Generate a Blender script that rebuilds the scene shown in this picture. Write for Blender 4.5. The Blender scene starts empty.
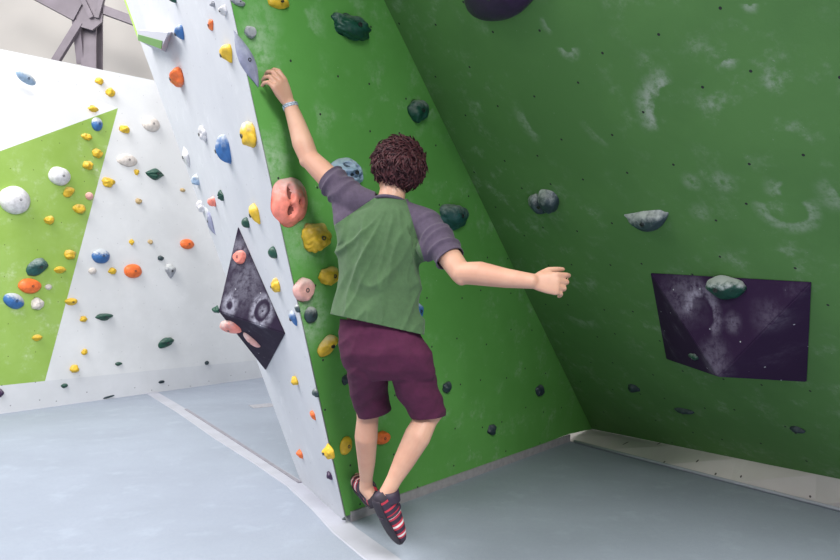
import bpy, bmesh, math, random
from mathutils import Vector, Matrix, noise, Quaternion
random.seed(7)
SC = bpy.context.scene
COL = SC.collection
F = 700.0; CX = 420.0; CY = 280.0; H = 1.25

# ------------------------------------------------------------ camera
cd = bpy.data.cameras.new('camera'); cam = bpy.data.objects.new('camera', cd); COL.objects.link(cam)
cam.location = (0, 0, H); cam.rotation_euler = (math.radians(90), 0, 0)
cd.sensor_width = 36; cd.lens = 36 * F / 840; cd.clip_end = 200
SC.camera = cam
# ------------------------------------------------------------ light
w = bpy.data.worlds.new('world'); SC.world = w; w.use_nodes = True
bg = w.node_tree.nodes['Background']; bg.inputs[0].default_value = (0.90, 0.925, 1.0, 1); bg.inputs[1].default_value = 0.50
def area(name, loc, target, sx, sy, power, color):
    l = bpy.data.lights.new(name, 'AREA'); l.shape = 'RECTANGLE'; l.size = sx; l.size_y = sy
    l.energy = power; l.color = color
    o = bpy.data.objects.new(name, l); COL.objects.link(o); o.location = loc
    o.rotation_euler = (Vector(target) - Vector(loc)).to_track_quat('-Z', 'Y').to_euler()
    return o
area('roof_skylight', (-4.6, 1.6, 6.6), (-2.0, 4.6, 0), 3.5, 5.0, 370, (1.0, 0.98, 0.95))
area('roof_skylight_far', (-5.0, 4.4, 6.8), (-3.0, 7.5, 1.0), 3.0, 3.5, 330, (1.0, 0.98, 0.95))
area('roof_skylight_near', (1.6, -2.4, 5.4), (0.3, 3.8, 1.2), 2.6, 2.6, 660, (1.0, 0.98, 0.95))
SC.view_settings.view_transform = 'Standard'; SC.view_settings.look = 'None'
SC.view_settings.gamma = 1.0; SC.view_settings.use_curve_mapping = False
SC.view_settings.exposure = 0.22

# ------------------------------------------------------------ helpers
def V(*a): return Vector(a)
def ray(px, py): return V((px - CX) / F, 1.0, (CY - py) / F)
EYE = V(0, 0, H)
def P(px, py, Y): return EYE + ray(px, py) * Y
def floor_pt(px, py, z=0.0):
    d = ray(px, py); return EYE + d * ((z - H) / d.z)
class Plane:
    def __init__(s, p, n):
        s.p = p.copy(); s.n = n.normalized()
        if s.n.dot(EYE - p) < 0: s.n = -s.n
        s.u = V(0, 0, 1).cross(s.n).normalized(); s.v = s.n.cross(s.u).normalized()
    def hit(s, px, py, off=0.0):
        d = ray(px, py); t = (s.p + s.n * off - EYE).dot(s.n) / d.dot(s.n); return EYE + d * t
    def uv(s, q): return ((q - s.p).dot(s.u), (q - s.p).dot(s.v))
    def at(s, u, v, n=0.0): return s.p + s.u * u + s.v * v + s.n * n

def tag(o, label=None, cat=None, group=None, kind=None):
    if label: o['label'] = label
    if cat: o['category'] = cat
    if group: o['group'] = group
    if kind: o['kind'] = kind
    return o
def link(name, me, mats, parent=None, smooth=False):
    o = bpy.data.objects.new(name, me); COL.objects.link(o)
    for m in (mats if isinstance(mats, (list, tuple)) else [mats]): me.materials.append(m)
    if parent is not None: o.parent = parent
    if smooth:
        for p in me.polygons: p.use_smooth = True
    return o
def bm_obj(name, bm, mats, parent=None, smooth=False):
    me = bpy.data.meshes.new(name); bm.normal_update(); bm.to_mesh(me); bm.free()
    return link(name, me, mats, parent, smooth)

def new_mat(name):
    m = bpy.data.materials.new(name); m.use_nodes = True
    nt = m.node_tree; return m, nt, nt.nodes['Principled BSDF']
def N(nt, t, **kw):
    n = nt.nodes.new(t)
    for k, v in kw.items(): setattr(n, k, v)
    return n
def math_n(nt, op, a, b=None, clamp=False):
    n = nt.nodes.new('ShaderNodeMath'); n.operation = op; n.use_clamp = clamp
    for i, x in enumerate((a, b)):
        if x is None: continue
        if isinstance(x, (int, float)): n.inputs[i].default_value = x
        else: nt.links.new(x, n.inputs[i])
    return n.outputs[0]
def ramp(nt, src, lo, hi, a=0.0, b=1.0):
    n = nt.nodes.new('ShaderNodeMapRange'); n.interpolation_type = 'SMOOTHSTEP'
    n.inputs[1].default_value = lo; n.inputs[2].default_value = hi; n.inputs[3].default_value = a; n.inputs[4].default_value = b
    nt.links.new(src, n.inputs[0]); return n.outputs[0]
def mix(nt, fac, a, b):
    n = nt.nodes.new('ShaderNodeMix'); n.data_type = 'RGBA'
    for s, x in ((0, fac), (6, a), (7, b)):
        if isinstance(x, (int, float)): n.inputs[s].default_value = x
        elif isinstance(x, tuple): n.inputs[s].default_value = (*x[:3], 1)
        else: nt.links.new(x, n.inputs[s])
    return n.outputs[2]
def noise_n(nt, vec, scale, detail=3, rough=0.5, stretch=None):
    if stretch:
        mp = nt.nodes.new('ShaderNodeMapping'); mp.inputs['Scale'].default_value = stretch[:3]
        if len(stretch) > 3: mp.inputs['Rotation'].default_value = (0, 0, stretch[3])
        nt.links.new(vec, mp.inputs[0]); vec = mp.outputs[0]
    n = nt.nodes.new('ShaderNodeTexNoise'); n.inputs['Scale'].default_value = scale
    n.inputs['Detail'].default_value = detail; n.inputs['Roughness'].default_value = rough
    nt.links.new(vec, n.inputs['Vector']); return n.outputs['Fac']
def simple(name, c, rough=0.6, metal=0.0, var=0.12, scale=30, bump=0.0, bscale=200):
    m, nt, b = new_mat(name)
    tc = N(nt, 'ShaderNodeTexCoord').outputs['Object']
    f = noise_n(nt, tc, scale, 4)
    d = tuple(x * (1 - var) for x in c); e = tuple(min(1, x * (1 + var)) for x in c)
    nt.links.new(mix(nt, ramp(nt, f, .3, .7), d, e), b.inputs['Base Color'])
    b.inputs['Roughness'].default_value = rough; b.inputs['Metallic'].default_value = metal
    if bump:
        bp = N(nt, 'ShaderNodeBump'); bp.inputs['Strength'].default_value = bump; bp.inputs['Distance'].default_value = .002
        nt.links.new(noise_n(nt, tc, bscale, 3), bp.inputs['Height']); nt.links.new(bp.outputs[0], b.inputs['Normal'])
    return m

def wall_mat(name, base, chalk, amount, tnut=4.4, rough=0.75, marks=(), dot=(0.02, 0.02, 0.025), base2=None, fine=1.0, dotr=.020, spec=.5):
    """painted plywood: t-nut holes, chalk dust, and chalk smears (u, v, radius, width, start angle, sweep, strength)"""
    m, nt, b = new_mat(name)
    uv = N(nt, 'ShaderNodeUVMap').outputs[0]
    n1 = noise_n(nt, uv, 1.3, 5, .6); n2 = noise_n(nt, uv, 6.0, 6, .65); n3 = noise_n(nt, uv, 28, 4, .7)
    c0 = mix(nt, ramp(nt, n1, .35, .65), base, base2 or tuple(x * 1.12 for x in base))
    dust = math_n(nt, 'MULTIPLY', ramp(nt, n2, .50, .78), ramp(nt, n1, .38, .62))
    dust = math_n(nt, 'MULTIPLY', dust, ramp(nt, n3, .30, .62))
    spots = ramp(nt, noise_n(nt, uv, 55, 2, .5), .70, .76)
    spots = math_n(nt, 'MULTIPLY', spots, ramp(nt, n2, .45, .6))
    tot = math_n(nt, 'MULTIPLY', math_n(nt, 'ADD', dust, math_n(nt, 'MULTIPLY', spots, .45 * fine)), amount)
    sep = N(nt, 'ShaderNodeSeparateXYZ'); nt.links.new(uv, sep.inputs[0])
    for (mu, mv, r, wd, a0, sw, st) in marks:
        du = math_n(nt, 'SUBTRACT', sep.outputs[0], mu); dv = math_n(nt, 'SUBTRACT', sep.outputs[1], mv)
        rr = math_n(nt, 'SQRT', math_n(nt, 'ADD', math_n(nt, 'MULTIPLY', du, du), math_n(nt, 'MULTIPLY', dv, dv)))
        rr = math_n(nt, 'ADD', rr, math_n(nt, 'MULTIPLY', math_n(nt, 'SUBTRACT', n2, .5), wd * 1.2))
        k = math_n(nt, 'SUBTRACT', rr, r)
        ring = math_n(nt, 'MULTIPLY', ramp(nt, k, -wd * .25, 0), ramp(nt, k, wd, 0))
        if sw < 6:
            ca, sa = math.cos(a0), math.sin(a0)
            dot_ = math_n(nt, 'DIVIDE', math_n(nt, 'ADD', math_n(nt, 'MULTIPLY', du, ca), math_n(nt, 'MULTIPLY', dv, sa)), math_n(nt, 'ADD', rr, .001))
            cs = math.cos(sw / 2); ring = math_n(nt, 'MULTIPLY', ring, ramp(nt, dot_, cs, min(1, cs + .25)))
        ring = math_n(nt, 'MULTIPLY', ring, ramp(nt, n3, .25, .65))
        tot = math_n(nt, 'ADD', tot, math_n(nt, 'MULTIPLY', ring, st))
    tot = math_n(nt, 'MINIMUM', tot, .85)
    col = mix(nt, tot, c0, chalk)
    if tnut:
        vo = N(nt, 'ShaderNodeTexVoronoi', voronoi_dimensions='2D'); vo.inputs['Scale'].default_value = tnut; vo.inputs['Randomness'].default_value = .42
        nt.links.new(uv, vo.inputs['Vector'])
        hole = ramp(nt, vo.outputs['Distance'], dotr * 1.25, dotr)
        col = mix(nt, hole, col, dot)
    nt.links.new(col, b.inputs['Base Color'])
    b.inputs['Roughness'].default_value = rough; b.inputs['Specular IOR Level'].default_value = spec
    bp = N(nt, 'ShaderNodeBump'); bp.inputs['Strength'].default_value = .25; bp.inputs['Distance'].default_value = .003
    nt.links.new(noise_n(nt, uv, 90, 3), bp.inputs['Height']); nt.links.new(bp.outputs[0], b.inputs['Normal'])
    return m

def slab(name, pts, thick, mats, plane=None, midx=None, faces=None, direc=None):
    """polygon (or several facets over shared points) given thickness away from the viewer, UV in metres on the wall plane"""
    bm = bmesh.new(); uvl = bm.loops.layers.uv.new('UVMap')
    vs = [bm.verts.new(p) for p in pts]
    fs = faces or [list(range(len(pts)))]
    out = []
    for i, f in enumerate(fs):
        q = bm.faces.new([vs[k] for k in f]); q.normal_update()
        if q.normal.dot(EYE - q.calc_center_median()) < 0: q.normal_flip()
        q.material_index = midx[i] if midx else 0
        out.append(q)
    bn = (plane.n if plane else out[0].normal).copy() if direc is None else -direc
    back = {v: bm.verts.new(v.co - bn * thick) for v in vs}
    edges = {}
    for q in out:
        for e in q.edges: edges.setdefault(e, []).append(q)
    for q in list(out):
        r = bm.faces.new([back[v] for v in reversed(q.verts)]); r.material_index = q.material_index
    for e, qs in edges.items():
        if len(qs) == 1:
            q = qs[0]; L = list(q.verts); i = L.index(e.verts[0]); a, b_ = (e.verts[0], e.verts[1]) if L[(i + 1) % len(L)] == e.verts[1] else (e.verts[1], e.verts[0])
            s = bm.faces.new([b_, a, back[a], back[b_]]); s.material_index = q.material_index
    for q in bm.faces:
        for l in q.loops:
            pl = plane or Plane(pts[0], out[0].normal)
            u, v = pl.uv(l.vert.co); l[uvl].uv = (u, v)
    return bm_obj(name, bm, mats)

def remesh(bm, voxel, smooth_it=3, name='tmp'):
    me = bpy.data.meshes.new(name); bm.to_mesh(me); bm.free()
    o = bpy.data.objects.new(name, me); COL.objects.link(o)
    md = o.modifiers.new('r', 'REMESH'); md.mode = 'VOXEL'; md.voxel_size = voxel
    if smooth_it:
        s = o.modifiers.new('s', 'SMOOTH'); s.iterations = smooth_it; s.factor = .5
    dg = bpy.context.evaluated_depsgraph_get()
    m2 = bpy.data.meshes.new_from_object(o.evaluated_get(dg))
    bpy.data.objects.remove(o); bpy.data.meshes.remove(me)
    return m2

def loft(bm, rings, n=20, cap=True, power=2.0, mat=0):
    """rings: (centre, axis_u vector, axis_v vector)"""
    R = []
    for c, u, v in rings:
        L = []
        for i in range(n):
            a = 2 * math.pi * i / n; ca, sa = math.cos(a), math.sin(a)
            if power != 2:
                ca = math.copysign(abs(ca) ** (2 / power), ca); sa = math.copysign(abs(sa) ** (2 / power), sa)
            L.append(bm.verts.new(c + u * ca + v * sa))
        R.append(L)
    fs = []
    for a, b in zip(R, R[1:]):
        for i in range(n):
            fs.append(bm.faces.new((a[i], a[(i + 1) % n], b[(i + 1) % n], b[i])))
    if cap:
        fs.append(bm.faces.new(list(reversed(R[0])))); fs.append(bm.faces.new(R[-1]))
    for f in fs: f.material_index = mat
    return R
def frame_of(d, up=None):
    d = d.normalized(); up = up or V(0, 0, 1)
    if abs(d.dot(up.normalized())) > .97: up = V(1, 0, 0)
    x = d.cross(up).normalized(); return x, x.cross(d).normalized()
def ball(bm, c, r, sub=3, rot=None):
    r = r if isinstance(r, (tuple, list)) else (r, r, r)
    M = Matrix.Translation(c) @ (rot.to_4x4() if rot else Matrix()) @ Matrix.Diagonal((*r, 1))
    bmesh.ops.create_icosphere(bm, subdivisions=sub, radius=1, matrix=M)
def cone(bm, a, ra, b, rb, n=18, caps=True):
    x, y = frame_of(b - a)
    loft(bm, [(a, x * ra, y * ra), (b, x * rb, y * rb)], n)
    if caps: ball(bm, a, ra, 2 if ra < .02 else 3); ball(bm, b, rb, 2 if rb < .02 else 3)
def chain(bm, pts):
    for (a, ra), (b, rb) in zip(pts, pts[1:]): cone(bm, a, ra, b, rb)
def tube(bm, pts, rs, n=6, mat=0):
    rings = []
    for i, p in enumerate(pts):
        d = (pts[min(i + 1, len(pts) - 1)] - pts[max(i - 1, 0)])
        x, y = frame_of(d); r = rs[i] if isinstance(rs, (list, tuple)) else rs
        rings.append((p, x * r, y * r))
    loft(bm, rings, n, mat=mat)
def box(bm, c, sx, sy, sz, X=V(1, 0, 0), Y=V(0, 1, 0), Z=V(0, 0, 1), mat=0):
    v = [bm.verts.new(c + X * sx * i / 2 + Y * sy * j / 2 + Z * sz * k / 2) for i in (-1, 1) for j in (-1, 1) for k in (-1, 1)]
    for f in ((0, 1, 3, 2), (4, 6, 7, 5), (0, 4, 5, 1), (2, 3, 7, 6), (0, 2, 6, 4), (1, 5, 7, 3)):
        q = bm.faces.new([v[i] for i in f]); q.material_index = mat
    bmesh.ops.recalc_face_normals(bm, faces=bm.faces)
def beam(bm, a, b, w_, t_, up=V(0, -1, 0)):
    d = (b - a); L = d.length; x, y = frame_of(d, up)
    box(bm, (a + b) / 2, w_, t_, L, x, y, d.normalized())

# ------------------------------------------------------------ planes of the place
A = floor_pt(346, 523); B = floor_pt(569, 441); R_ = floor_pt(840, 511); Cw = floor_pt(301, 482)
dAB = (B - A).normalized(); nh = dAB.cross(V(0, 0, 1))
if nh.dot(EYE - A) < 0: nh = -nh
th = math.radians(3)
PC = Plane(A, nh * math.cos(th) - V(0, 0, 1) * math.sin(th))            # centre green wall
T1 = PC.hit(230, 0); Bt = PC.hit(592, 429); T2 = PC.hit(384, 0)
PL = Plane(A, (Cw - A).cross(T1 - A))                                   # pale side wall
# right wall kickboard top
dBR = (R_ - B).normalized(); nk = dBR.cross(V(0, 0, 1))
PK = Plane(B, nk)
Rt = PK.hit(840, 479)
PR = Plane(Bt, (Rt - Bt).cross(T2 - Bt))
G0 = floor_pt(0, 414); G1 = floor_pt(263, 377.5)
dG = (G1 - G0).normalized()
PB = Plane(G0, dG.cross(V(0, 0, 1)))
print('planes', A, B, R_, T1, T2, Rt, 'overhang right deg', math.degrees(math.asin(-PR.n.z)), 'left', PL.n, 'back', PB.n)

# ------------------------------------------------------------ materials for the setting
GREEN = (0.062, 0.235, 0.040); GREEN2 = (0.075, 0.262, 0.052)
def uvm(pl, px, py): return pl.uv(pl.hit(px, py))
def mk(pl, px, py, rpx, wpx, deg, sweep, st):
    u, v = uvm(pl, px, py); u2, _ = uvm(pl, px + rpx, py); _, v2 = uvm(pl, px, py + rpx); s = min(abs(u2 - u), abs(v2 - v) * 1.3) / rpx
    return (u, v, rpx * s, wpx * s, math.radians(deg), math.radians(sweep), st)
marks_r = [mk(PR, 690, 118, 44, 22, 135, 110, .9), mk(PR, 726, 58, 4, 12, 270, 150, .8), mk(PR, 785, 208, 22, 16, 265, 230, .55),
           mk(PR, 800, 195, 22, 20, 150, 60, .5), mk(PR, 722, 182, 5, 13, 100, 400, .4), mk(PR, 692, 182, 3, 10, 100, 400, .4),
           mk(PR, 545, 118, 24, 12, 180, 90, .5), mk(PR, 567, 48, 5, 9, 250, 200, .55), mk(PR, 750, 4, 3, 10, 250, 200, .6),
           mk(PR, 840, 195, 8, 25, 180, 170, .5), mk(PR, 700, 213, 2, 12, 180, 400, .35), mk(PR, 610, 118, 30, 10, 200, 70, .3),
           mk(PR, 556, 22, 12, 8, 180, 80, .4), mk(PR, 570, 300, 20, 9, 260, 90, .35)]
marks_c = [mk(PC, 300, 20, 10, 22, 20, 90, .3), mk(PC, 270, 160, 4, 24, 180, 400, .55), mk(PC, 306, 318, 8, 22, 180, 400, .55), mk(PC, 258, 45, 3, 26, 180, 400, .35), mk(PC, 300, 240, 3, 30, 180, 400, .3),
           mk(PC, 300, 120, 20, 14, 10, 90, .25), mk(PC, 428, 100, 10, 10, 250, 160, .25), mk(PC, 262, 20, 6, 20, 0, 400, .22)]
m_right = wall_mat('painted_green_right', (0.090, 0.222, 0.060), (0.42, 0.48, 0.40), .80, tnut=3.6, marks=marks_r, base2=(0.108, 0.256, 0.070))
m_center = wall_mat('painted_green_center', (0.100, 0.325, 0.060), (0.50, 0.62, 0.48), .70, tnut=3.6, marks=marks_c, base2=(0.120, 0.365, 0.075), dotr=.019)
m_white = wall_mat('painted_white', (0.56, 0.575, 0.62), (0.85, 0.86, 0.9), .5, tnut=4.5, dot=(.42, .42, .46), dotr=.018, base2=(0.61, 0.625, 0.665))
m_wback = wall_mat('painted_white_far', (0.68, 0.685, 0.70), (0.86, 0.86, 0.88), .5, tnut=4.4, dot=(.48, .48, .5), dotr=.016)
m_lime = wall_mat('painted_lime', (0.315, 0.50, 0.085), (0.78, 0.84, 0.62), .95, tnut=4.0, dot=(.18, .25, .05), base2=(0.37, 0.56, 0.13), fine=.3)
m_kick = wall_mat('kickboard_grey', (0.58, 0.53, 0.52), (0.75, 0.74, 0.73), .5, tnut=5.0, dot=(.1, .08, .08), dotr=.03)
m_kickb = wall_mat('kickboard_far', (0.62, 0.63, 0.66), (0.8, 0.8, 0.82), .5, tnut=4.0, dot=(.2, .2, .22))
m_kickc = simple('kickboard_in_shadow', (0.33, 0.31, 0.33), .7, var=.1)  # darker kickboard grey with its shadow put into the colour

# floor carpet
def carpet(name, base, blotch):
    m, nt, b = new_mat(name)
    tc = N(nt, 'ShaderNodeTexCoord').outputs['Object']
    f1 = noise_n(nt, tc, 260, 3, .7); f2 = noise_n(nt, tc, 1.2, 4, .55); f3 = noise_n(nt, tc, 45, 4, .7); f4 = noise_n(nt, tc, 5, 5, .6)
    c = mix(nt, ramp(nt, f2, .3, .7), tuple(x * .93 for x in base), tuple(x * 1.05 for x in base))
    c = mix(nt, ramp(nt, f1, .3, .75, 0, .40), c, tuple(x * .45 for x in base))
    c = mix(nt, ramp(nt, f3, .35, .75, 0, .20), c, blotch)
    c = mix(nt, ramp(nt, f4, .52, .75, 0, .22), c, tuple(min(1, x * 1.35) for x in base))
    nt.links.new(c, b.inputs['Base Color']); b.inputs['Roughness'].default_value = .95
    bp = N(nt, 'ShaderNodeBump'); bp.inputs['Strength'].default_value = .5; bp.inputs['Distance'].default_value = .004
    nt.links.new(f1, bp.inputs['Height']); nt.links.new(bp.outputs[0], b.inputs['Normal'])
    return m
m_floor = carpet('mat_carpet', (0.328, 0.368, 0.445), (0.20, 0.25, 0.33))
m_strip = simple('mat_seam_cover', (0.40, 0.41, 0.47), .85, var=.06, scale=6)
m_hall = simple('hall_wall_render', (0.56, 0.53, 0.50), .9, var=.05, scale=.7)
m_steel = simple('hall_steel', (0.17, 0.145, 0.172), .55, var=.12, scale=5)

# ------------------------------------------------------------ the setting
def poly(name, pts, mats, kind='structure'):
    bm = bmesh.new(); f = bm.faces.new([bm.verts.new(p) for p in pts]); f.normal_update()
    return tag(bm_obj(name, bm, mats), kind=kind)
fl = poly('floor', [V(-9, -3, 0), V(7, -3, 0), V(7, 13, 0), V(-9, 13, 0)], m_floor)

def up_seam(a, t, z):   # point where the seam a->t reaches height z
    d = t - a; return a + d * ((z - a.z) / d.z)
ZT = 3.75
INW = (dAB + (Cw - A).normalized()).normalized()
T1h = up_seam(A, T1, ZT); T2h = up_seam(Bt, T2, ZT)
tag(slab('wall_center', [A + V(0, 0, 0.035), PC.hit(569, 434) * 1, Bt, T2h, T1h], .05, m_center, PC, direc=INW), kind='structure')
RtF = Bt + (Rt - Bt) * 1.7
Rh = T2h + (RtF - Bt) * .9
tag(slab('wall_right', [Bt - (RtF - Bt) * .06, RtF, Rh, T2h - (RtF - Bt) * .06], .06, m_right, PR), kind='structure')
W0 = Cw; W1 = PL.hit(125, 0); W1h = up_seam(W0, W1, ZT)
tag(slab('wall_left', [A, W0, W1h, T1h], .05, m_white, PL, direc=INW), kind='structure')
# closing faces that one would see from the side: the back of the pale wall box
bk = -PC.n * 1.0
# kickboards
B2 = floor_pt(569, 441)
kR = B + (R_ - B) * 1.7
bot = [B + (kR - B) * t for t in (-.05, .1, .25, .4, .55, .7, .85, 1)]; top = [Bt + (RtF - Bt) * t for t in (-.05, .1, .25, .4, .55, .7, .85, 1)]
tag(slab('baseboard_right', bot + [p - V(0, 0, .002) for p in top], .05, m_kick, PK, faces=[[i, i + 1, 9 + i, 8 + i] for i in range(7)], direc=-V(PK.n.x, PK.n.y, 0)), kind='structure')
kbC = slab('baseboard_center', [A + PC.n * .012 + dAB * .03, B + PC.n * .012 + dAB * .0, B + PC.n * .012 + V(0, 0, .052), A + PC.n * .012 + dAB * .03 + V(0, 0, .052)], .012, m_kickc, PC)
tag(kbC, kind='structure')
# mat edge roll below the right kickboard
bm = bmesh.new(); o1 = V(0, 0, .012)
tube(bm, [B + (kR - B) * t + PK.n * .012 + o1 for t in (.02, .3, .6, 1)], .011, 8)
tag(bm_obj('trim_1', bm, m_strip, smooth=True), kind='structure')

# far climbing wall with facets
gk0 = PB.hit(-70, 0); # helper only for direction
def backfloor(px):
    u0 = PB.uv(PB.hit(px, 300))[0]; return PB.at(u0, 0)
KL = backfloor(-90); KR = backfloor(330)
def BK(px, py, off=0.0): return PB.hit(px, py, off)
kl = BK(-90, 395); k0 = BK(-90, 395); kP = BK(45, 381); kr = BK(330, 353)
tag(slab('baseboard_back', [PB.at(PB.uv(kl)[0], -.02), PB.at(PB.uv(kr)[0], -.02), kr, kP, kl], .05, m_kickb, PB), kind='structure')
tip = BK(118, 108); tl = BK(-90, 30.5); tr = BK(152, 80); trr = BK(330, 117)
lm = BK(-90, 184, .22); lc = BK(-90, 240, .30); kb = BK(40, 376, .0)
lowl = BK(-90, 394, .10)
pts = [tl, tr, trr, kr, kP, tip, lm, lowl, k0, BK(-2, 303, .24)]
# 0 tl 1 tr 2 trr 3 kr 4 kP 5 tip 6 lm 7 lowl 8 k0 9 crease start
wb = slab('wall_back', [tl, tr, trr, kr, kP, tip, lm, k0, BK(-90, 150, .2)], .08, [m_wback, m_lime], PB,
          midx=[0, 0, 1, 1], faces=[[0, 1, 5, 6], [1, 2, 3, 4, 5], [5, 4, 6], [6, 4, 7]])
tag(wb, kind='structure')

# hall wall far behind and its steel
FW = 10.8
tag(slab('wall_far', [V(-12, FW, 0), V(6, FW, 0), V(6, FW, 9), V(-12, FW, 9)], .2, m_hall), kind='structure')
st = bpy.data.objects.new('steel_frame', None); COL.objects.link(st)
Yc = 9.4
st.location = (P(89, 280, Yc).x, Yc, 0)
tag(st, 'brownish grey steel column with braces rising behind the far white climbing wall', 'steel frame')
def inst(o, par=st):
    o.parent = par; o.matrix_parent_inverse = Matrix.Translation(par.location).inverted(); return o
xc = P(89, 0, Yc).x
bm = bmesh.new(); box(bm, V(xc, Yc, 3.1), .20, .03, 6.2); box(bm, V(xc, Yc + .18, 3.1), .20, .03, 6.2); box(bm, V(xc, Yc + .09, 3.1), .04, .16, 6.2)
inst(bm_obj('column', bm, m_steel))
bm = bmesh.new(); beam(bm, P(76, 10, Yc - .1), P(82, 64, Yc + .05), .10, .10); inst(bm_obj('flange', bm, m_steel))
bm = bmesh.new(); beam(bm, P(20, -18, Yc - .1), P(80, 14, Yc - .1), .24, .14); inst(bm_obj('beam', bm, m_steel))
bm = bmesh.new(); beam(bm, P(98, 8, Yc - .1), P(150, 27, Yc - .1), .11, .08); inst(bm_obj('brace', bm, m_steel))
bm = bmesh.new(); beam(bm, P(80, 22, Yc - .12), P(54, 64, Yc - .12), .10, .06); inst(bm_obj('brace', bm, m_steel))
bm = bmesh.new(); beam(bm, P(74, -20, Yc - .16), P(92, 18, Yc - .16), .06, .05); inst(bm_obj('brace', bm, m_steel))
bm = bmesh.new(); beam(bm, P(108, -22, Yc - .16), P(97, 18, Yc - .16), .06, .05); inst(bm_obj('brace', bm, m_steel))
bm = bmesh.new()
gp = [P(72, -4, Yc - .14), P(104, -4, Yc - .14), P(102, 22, Yc - .14), P(92, 30, Yc - .14), P(78, 26, Yc - .14)]
f = bm.faces.new([bm.verts.new(p) for p in gp]); r = bmesh.ops.extrude_face_region(bm, geom=[f])
bmesh.ops.translate(bm, verts=[v for v in r['geom'] if isinstance(v, bmesh.types.BMVert)], vec=(0, .03, 0)); bmesh.ops.recalc_face_normals(bm, faces=bm.faces)
inst(bm_obj('gusset_plate', bm, m_steel))

# seam cover strip on the mats
def ribbon(name, line, z, m, thick=.004):
    """line: (px, py, half width in metres) on the floor"""
    bm = bmesh.new(); pts_ = [(floor_pt(a, b_), h) for a, b_, h in line]; L = []
    for i, (p, h) in enumerate(pts_):
        d = pts_[min(i + 1, len(pts_) - 1)][0] - pts_[max(i - 1, 0)][0]; s = V(-d.y, d.x, 0).normalized() * h
        L.append([bm.verts.new(q) for q in (p - s + V(0, 0, .0006), p - s * .93 + V(0, 0, z + thick), p + s * .93 + V(0, 0, z + thick), p + s + V(0, 0, .0006))])
    for a, b_ in zip(L, L[1:]):
        for i in range(4): bm.faces.new((a[i], a[(i + 1) % 4], b_[(i + 1) % 4], b_[i]))
    bm.faces.new(L[0]); bm.faces.new(list(reversed(L[-1]))); bmesh.ops.recalc_face_normals(bm, faces=bm.faces)
    return bm_obj(name, bm, m)
tag(ribbon('seam_strip', [(152, 393, .06), (185, 413, .06), (222, 438, .06), (262, 463, .055), (296, 485, .06), (322, 508, .06), (345, 531, .065), (375, 554, .07), (410, 580, .07)], .002, m_strip),
    'long pale lavender strip covering the joint between the blue grey floor mats', 'mat seam strip')
tag(ribbon('mat_joint', [(186, 410, .014), (222, 433, .014), (262, 459, .012), (294, 480, .012), (300, 484, .012)], .007, simple('joint_dark', (.26, .25, .29), .9)),
    'thin dark line of the mat joint running along the lavender strip', 'mat joint')
tag(ribbon('tape_patch', [(251, 407, .09), (273, 405, .09)], .002, simple('tape_grey', (.36, .36, .40), .9)),
    'small darker grey tape patch on the mat behind the pale side wall', 'tape patch')

# ------------------------------------------------------------ climbing holds
COLS = {'yellow': ((0.72, 0.46, 0.03), .5), 'orange': ((0.85, 0.17, 0.035), .45), 'coral': ((0.86, 0.25, 0.19), .5), 'pink': ((0.78, 0.42, 0.38), .6),
        'blue': ((0.035, 0.14, 0.38), .45), 'paleblue': ((0.30, 0.42, 0.58), .6), 'dgreen': ((0.006, 0.065, 0.042), .45), 'teal': ((0.010, 0.075, 0.070), .5),
        'black': ((0.018, 0.035, 0.045), .5), 'purple': ((0.040, 0.014, 0.060), .35), 'grey': ((0.33, 0.34, 0.38), .7), 'lavender': ((0.28, 0.29, 0.42), .7),
        'white': ((0.66, 0.65, 0.67), .6), 'cream': ((0.66, 0.60, 0.56), .6), 'slate': ((0.03, 0.055, 0.065), .5), 'tan': ((.5, .36, .18), .6)}
_hm = {}
def hold_mat(c, chalk):
    """moulded resin with chalk dust worn in on the upper side"""
    k = (c, chalk)
    if k in _hm: return _hm[k]
    m, nt, b = new_mat('resin_%s' % c)
    tc = N(nt, 'ShaderNodeTexCoord').outputs['Object']
    col, rg = COLS[c]
    f = noise_n(nt, tc, 22, 4, .6)
    base = mix(nt, ramp(nt, f, .35, .65), tuple(x * .85 for x in col), tuple(min(1, x * 1.12) for x in col))
    geo = N(nt, 'ShaderNodeTexCoord').outputs['Generated']
    sp = N(nt, 'ShaderNodeSeparateXYZ'); nt.links.new(geo, sp.inputs[0])
    up = math_n(nt, 'ADD', sp.outputs[1], math_n(nt, 'MULTIPLY', math_n(nt, 'SUBTRACT', noise_n(nt, tc, 35, 4, .6), .5), .9))
    if chalk > 1: fac = ramp(nt, up, .46, .82, 0, .85)
    else: fac = ramp(nt, up, .5, 1.15, 0, chalk)
    nt.links.new(mix(nt, fac, base, (.60, .62, .62)), b.inputs['Base Color'])
    b.inputs['Roughness'].default_value = rg
    bp = N(nt, 'ShaderNodeBump'); bp.inputs['Strength'].default_value = .35; bp.inputs['Distance'].default_value = .002
    nt.links.new(noise_n(nt, tc, 300, 3), bp.inputs['Height']); nt.links.new(bp.outputs[0], b.inputs['Normal'])
    _hm[k] = m; return m
m_bolt = simple('bolt_steel', (.10, .10, .11), .35, .8)
m_pocket = simple('pocket_shadow', (.12, .04, .05), .8)
def sgn(x): return -1 if x < 0 else 1
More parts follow.
